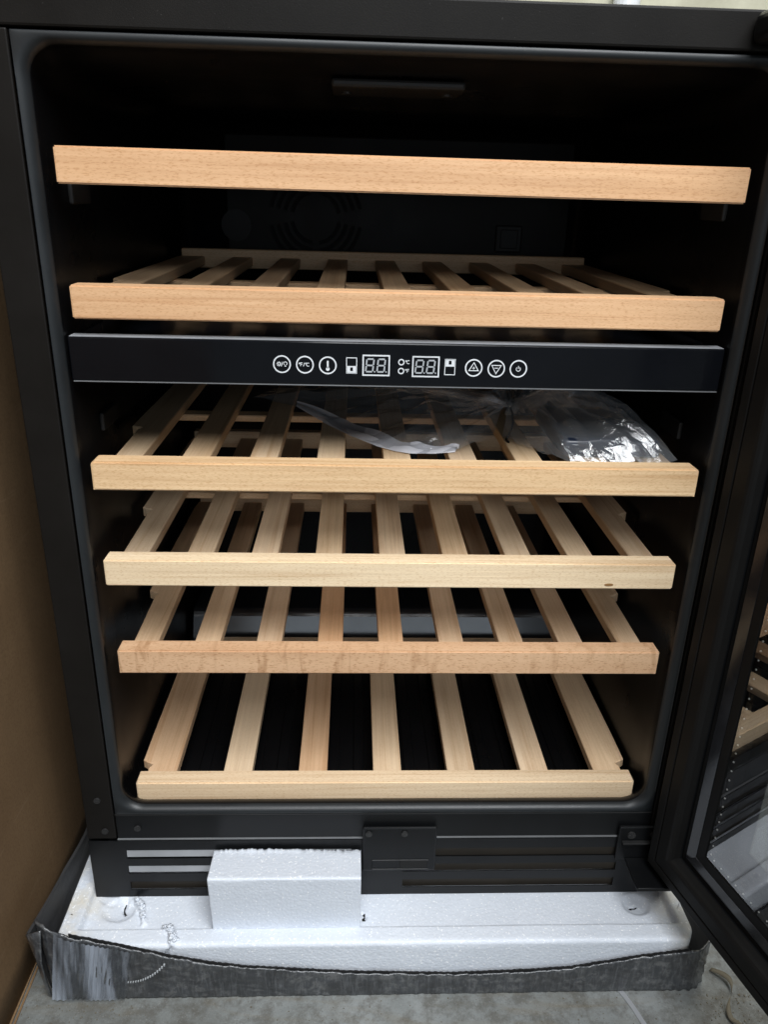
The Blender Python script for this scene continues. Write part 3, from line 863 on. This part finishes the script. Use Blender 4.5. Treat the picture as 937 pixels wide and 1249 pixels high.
# left wall, leaning outward with a crease, and right wall
def wall(pts_bot, pts_top, nm, mat, th=.003, sub=10):
    bm = bmesh.new(); n = 40; g = []
    def along(pts, t):
        d = [0]
        for a, b in zip(pts, pts[1:]): d.append(d[-1]+(Vector(b)-Vector(a)).length)
        s = t*d[-1]
        for i in range(len(pts)-1):
            if s <= d[i+1]+1e-9:
                return Vector(pts[i]).lerp(Vector(pts[i+1]), (s-d[i])/(d[i+1]-d[i]))
        return Vector(pts[-1])
    for k in range(n+1):
        a, b = along(pts_bot, k/n), along(pts_top, k/n)
        g.append([a.lerp(b, j/sub)+Vector((.0012*fbm((a.y, j*.01, 3), 25), 0, 0)) for j in range(sub+1)])
    vs = [[bm.verts.new(p) for p in c] for c in g]
    for i in range(n):
        for j in range(sub): bm.faces.new((vs[i][j], vs[i+1][j], vs[i+1][j+1], vs[i][j+1]))
    bmesh.ops.recalc_face_normals(bm, faces=bm.faces)
    bmesh.ops.solidify(bm, geom=list(bm.faces), thickness=th)
    return obj(nm, bm, mat, TR, smooth=False)
wall([(-.3290, -.060, FL+.001), (-.3300, .05, FL+.001), (-.330, .5, FL+.001)], [(-.3385, -.0680, .0310), (-.3275, -.010, .0360), (-.3215, .045, .0385), (-.320, .5, .040)], 'side_wall', M['traydark'])
wall([(.3225, -.0600, FL+.001), (.324, .5, FL+.001)], [(.3232, -.0600, .0025), (.324, .5, .0045)], 'side_wall', M['traydark'])
# folded flap on the left front corner
bm = bmesh.new()
fl_ = [[(-.3300, -.0640, FL+.002), (-.3318, -.0655, -.030), (-.3350, -.0690, .000), (-.3385, -.0700, .0310)],
       [(-.3290, -.0690, FL+.002), (-.3300, -.0715, -.030), (-.3310, -.0745, .000), (-.3310, -.0735, .0360)],
       [(-.3260, -.0700, FL+.002), (-.3262, -.0730, -.030), (-.3260, -.0760, .000), (-.3225, -.0735, .0395)]]
vs = [[bm.verts.new(p) for p in c] for c in fl_]
for i in range(2):
    for j in range(3): bm.faces.new((vs[i][j], vs[i+1][j], vs[i+1][j+1], vs[i][j+1]))
bmesh.ops.subdivide_edges(bm, edges=list(bm.edges), cuts=3, use_grid_fill=True, smooth=.6)
bmesh.ops.recalc_face_normals(bm, faces=bm.faces); bmesh.ops.solidify(bm, geom=list(bm.faces), thickness=.0015)
obj('corner_flap', bm, M['tray'], TR, smooth=True)

# ------------------------------------------------------------------ cardboard sheet on the left, strip on the floor
CBX = -.3585
cbo = empty('cardboard_sheet', (CBX, 0, FL), 'tall brown cardboard sheet standing along the left side of the wine cooler', 'cardboard')
bm = bmesh.new(); g = []
for k in range(41):
    y = -1.1+1.75*k/40
    g.append([(CBX+.003*fbm((y, z_, 0), 2.0, 2)-.0, y, FL+.001+z_) for z_ in [1.05*j/24 for j in range(25)]])
vs = [[bm.verts.new(p) for p in c] for c in g]
for i in range(40):
    for j in range(24): bm.faces.new((vs[i][j], vs[i][j+1], vs[i+1][j+1], vs[i+1][j]))
bmesh.ops.recalc_face_normals(bm, faces=bm.faces); bmesh.ops.solidify(bm, geom=list(bm.faces), thickness=.005)
obj('sheet', bm, M['card'], cbo, smooth=True)
box('bottom_flap', (CBX+.0012, -1.0, FL+.0008), (CBX+.0052, .4, FL+.0030), M['card'], cbo, .0008)
box('bottom_flap', (CBX+.0062, -1.0, FL+.0006), (CBX+.0084, .4, FL+.0018), M['card'], cbo, .0004)

# ------------------------------------------------------------------ plastic bag on the third shelf
SZ = .4718-.006
def ridged(x, y, sc_, sd):
    v = 1-abs(noise.noise(Vector((x*sc_, y*sc_, sd))))*2.4
    v2 = 1-abs(noise.noise(Vector((x*sc_*2.3+3, y*sc_*2.3, sd+4))))*2.4
    return max(0, v)**2*.65+max(0, v2)**2*.35
BG = empty('plastic_bag', (.10, .12, SZ), 'crumpled clear plastic bag lying on the shelf below the control panel', 'plastic bag')
KN = Vector((.1160, .1330, SZ+.024))
def fan(name, outline, nth, nr, prof, crease, ncr, sd, mat, crinkle=.008, cs=26):
    """film gathered at the knot and spreading to an outline: radial creases near the knot, crinkles further out"""
    pts = [Vector((x, y, 0)) for x, y in outline]
    d = [0]
    for a_, b_ in zip(pts, pts[1:]): d.append(d[-1]+(b_-a_).length)
    bm = bmesh.new(); g = []
    for i in range(nth+1):
        s_ = d[-1]*i/nth; k_ = max(q for q in range(len(d)-1) if d[q] <= s_+1e-9)
        e_ = pts[k_].lerp(pts[k_+1], (s_-d[k_])/(d[k_+1]-d[k_]))
        row = []
        for j in range(nr+1):
            t = j/nr; tt = .05+.95*t
            x = KN.x+(e_.x-KN.x)*tt; y = KN.y+(e_.y-KN.y)*tt
            ph = i/nth*ncr*2*math.pi+2.2*noise.noise(Vector((i/nth*6, t*1.5, sd)))
            tri = abs(((ph/math.pi) % 2)-1)*2-1
            z = prof(t, i/nth)+crease*tri*(1-t)**.7*min(1, t*5)+crinkle*(ridged(x, y, cs, sd)-.25)*min(1, t*3)*(1-.6*t)
            row.append((x, y, max(SZ+.0008, SZ+z)))
        g.append(row)
    vs = [[bm.verts.new(p) for p in r] for r in g]
    for i in range(nth):
        for j in range(nr): bm.faces.new((vs[i][j], vs[i+1][j], vs[i+1][j+1], vs[i][j+1]))
    bmesh.ops.recalc_face_normals(bm, faces=bm.faces)
    return obj(name, bm, mat, BG, smooth=False)
# flat pouch on the left, its open lip doubled into a milky seam
LEFT = [(.094, .104), (.075, .078), (.055, .056), (.034, .051), (.012, .0505), (-.015, .070), (-.040, .104), (-.062, .139), (-.098, .209), (-.150, .245), (-.120, .300), (-.04, .300), (.04, .285), (.085, .24)]
fan('flat_pouch', LEFT, 90, 22, lambda t, u: .024*(1-t)**1.2+.012*math.sin(math.pi*min(1, t*1.02))+.0015, .0045, 13, 2.0, M['film'], .014, 13)
bm = bmesh.new(); rr = []
SEAMP = [(-.098, .211), (-.062, .141), (-.040, .106), (-.015, .073), (.000, .060), (.013, .0535), (.034, .054), (.054, .059)]
for k in range(71):
    s_ = k/70*(len(SEAMP)-1); i = min(int(s_), len(SEAMP)-2); f = s_-i
    x = SEAMP[i][0]+(SEAMP[i+1][0]-SEAMP[i][0])*f; y = SEAMP[i][1]+(SEAMP[i+1][1]-SEAMP[i][1])*f
    wv = .014*min(1, k/12, (70-k)/16+.25); h = .0028+.0014*math.sin(k*.31)
    rr.append([(x-.001, y-.0025, SZ+.0012), (x+wv*.25, y+wv*.12, SZ+.0018+h), (x+wv*.55, y+wv*.35, SZ+.001+h*.6), (x+wv*.95, y+wv*.6, SZ+.003+h*1.2)])
loops(bm, rr, False)
obj('pouch_seam', bm, M['seam'], BG, smooth=True)
# filled pouch on the right
RIGHT = [(.104, .104), (.118, .078), (.136, .050), (.150, .0335), (.175, .0300), (.205, .0290), (.232, .0300), (.246, .0350), (.250, .060), (.248, .095), (.240, .150), (.222, .195), (.185, .215), (.150, .205)]
fan('filled_pouch', RIGHT, 84, 22, lambda t, u: .026*(1-t)+.026*math.sin(math.pi*min(1, t*.98+.02))**.8*(.45+.9*min(u, 1-u)*2*.8)+.001, .0085, 15, 7.0, M['film'], .013, 21)
# puffed gathers and loose ends behind and above the knot
UP = [(.150, .205), (.175, .235), (.150, .262), (.118, .262), (.085, .262), (.060, .235), (.085, .205)]
fan('loose_end', UP, 60, 12, lambda t, u: .026+.030*math.sin(min(1, t*1.25)*math.pi/2)-.022*max(0, t-.65), .009, 12, 11.0, M['film'], .014, 20)
fan('loose_end', [(.160, .150), (.176, .175), (.168, .200), (.140, .210)], 30, 9, lambda t, u: .026+.022*math.sin(min(1, t*1.3)*math.pi/2), .008, 7, 15.0, M['film'], .010, 24)
fan('loose_end', [(.090, .190), (.070, .170), (.064, .145), (.072, .125)], 30, 9, lambda t, u: .024+.010*math.sin(min(1, t*1.3)*math.pi/2)-.012*t, .007, 7, 19.0, M['film'], .008, 24)
bm = bmesh.new()
for k in range(4):
    n = 26; rr = []
    for q in range(n+1):
        a = q/n*2*math.pi+k; rad = .0062+.0012*math.sin(3*a+k)
        c = Vector((KN.x+.0022*(k-1.5)+.002*math.cos(2*a), KN.y+rad*.7*math.cos(a), KN.z+rad*math.sin(a)))
        rr.append([c+Vector((.0013*math.cos(b), .0011*math.sin(b), .0013*math.sin(b))) for b in (0, 1.57, 3.14, 4.71)])
    loops(bm, rr, True)
obj('knot', bm, M['knot'], BG, smooth=True)
bm = bmesh.new(); rr = []
for q in range(25):
    t = q/24; c = Vector((KN.x-.002-.006*t+.003*math.sin(t*6), KN.y-.006-.038*t, max(SZ+.0015, KN.z-.03*t-.004*math.sin(t*3))))
    rr.append([c+Vector((.0011*math.cos(b), 0, .0011*math.sin(b))) for b in (0, 1.05, 2.1, 3.14, 4.2, 5.25)])
loops(bm, rr, True, True, True); obj('tie', bm, M['gasket'], BG, smooth=True)
bm = bmesh.new(); cr = random.Random(5)
for k in range(18):
    th = math.radians(cr.choice((cr.uniform(-70, 20), cr.uniform(150, 235), cr.uniform(40, 140)))); r0 = cr.uniform(.007, .022); r1 = r0+cr.uniform(.012, .048)
    bend = cr.uniform(-.35, .35); wv = cr.uniform(.0012, .0030); rr = []; zz = cr.uniform(-.003, .006)
    for q in range(13):
        t = q/12; r = r0+(r1-r0)*t; a = th+bend*t*t
        x = KN.x+r*math.cos(a); y = KN.y+r*.9*math.sin(a); z = max(SZ+.003, KN.z+zz+.008*math.sin(t*2.6)-.26*max(0, r-.02)+.0012*noise.noise(Vector((x*160, y*160, k))))
        ww = wv*math.sin(math.pi*(.08+.9*t)); nx_, ny_ = -math.sin(a)*ww, math.cos(a)*ww
        rr.append([(x-nx_, y-ny_, z), (x, y, z+ww*.9), (x+nx_, y+ny_, z)])
    loops(bm, rr, False)
obj('film_creases', bm, M['film'], BG, smooth=False)
bm = bmesh.new(); bx(bm, (.146, .046, SZ+.001), (.236, .160, SZ+.0175), .005, 3)
bmesh.ops.subdivide_edges(bm, edges=[e for e in bm.edges if e.calc_length() > .03], cuts=5, use_grid_fill=True)
for v in bm.verts:
    if v.co.z > SZ+.004: v.co += Vector((.002*fbm(v.co, 40), .002*fbm(v.co+Vector((3, 0, 0)), 40), .003*fbm(v.co+Vector((0, 5, 0)), 35)))
tag(obj('parts_packet', bm, M['packet'], smooth=True), 'dark blue-black packet inside the clear plastic bag on the shelf', 'packet')

# ------------------------------------------------------------------ scraps on the concrete
bm = bmesh.new()
rr = []
for k in range(31):
    t = k/30; x = .2330+.020*t+.001*math.sin(t*5); y = -.066-.05*t
    rr.append([(x-.0022, y-.001, FL+.0002), (x+.0022, y+.001, FL+.0002), (x+.0022, y+.001, FL+.0010), (x-.0022, y-.001, FL+.0010)])
loops(bm, rr, True, True, True)
tag(obj('tape_strip', bm, M['louvre'], smooth=False), 'narrow pale strip of tape on the concrete in front of the tray', 'tape')
bm = bmesh.new(); rr = []
for k in range(41):
    t = k/40
    x = .336+.012*math.sin(t*7)*(1-.4*t)+.010*t; y = -.052-.075*t; z = FL+.0018+.004*abs(math.sin(t*9))
    wv = .0016+.0008*math.sin(t*13)
    rr.append([(x-wv, y, z), (x+wv, y+.002, z+.0015), (x+wv, y+.002, z+.0021), (x-wv, y, z+.0006)])
loops(bm, rr, True, True, True)
tag(obj('packing_scrap', bm, M['scrap'], smooth=True), 'twisted dusty beige packing strip on the concrete below the open door', 'scrap')
bm = bmesh.new()
for k in range(520):
    x = random.choice((random.gauss(.34, .02), random.gauss(-.29, .03), random.uniform(-.36, .36))); y = random.uniform(-.14, -.076)
    r = random.uniform(.0003, .0009)*(1.6 if random.random() < .06 else 1)
    bmesh.ops.create_icosphere(bm, subdivisions=1, radius=r, matrix=Matrix.Translation((x, y, FL+r*.5)) @ Matrix.Diagonal((1, random.uniform(.6, 1.3), .7, 1)))
gr = obj('floor_grit', bm, M['scrap']); gr['kind'] = 'stuff'
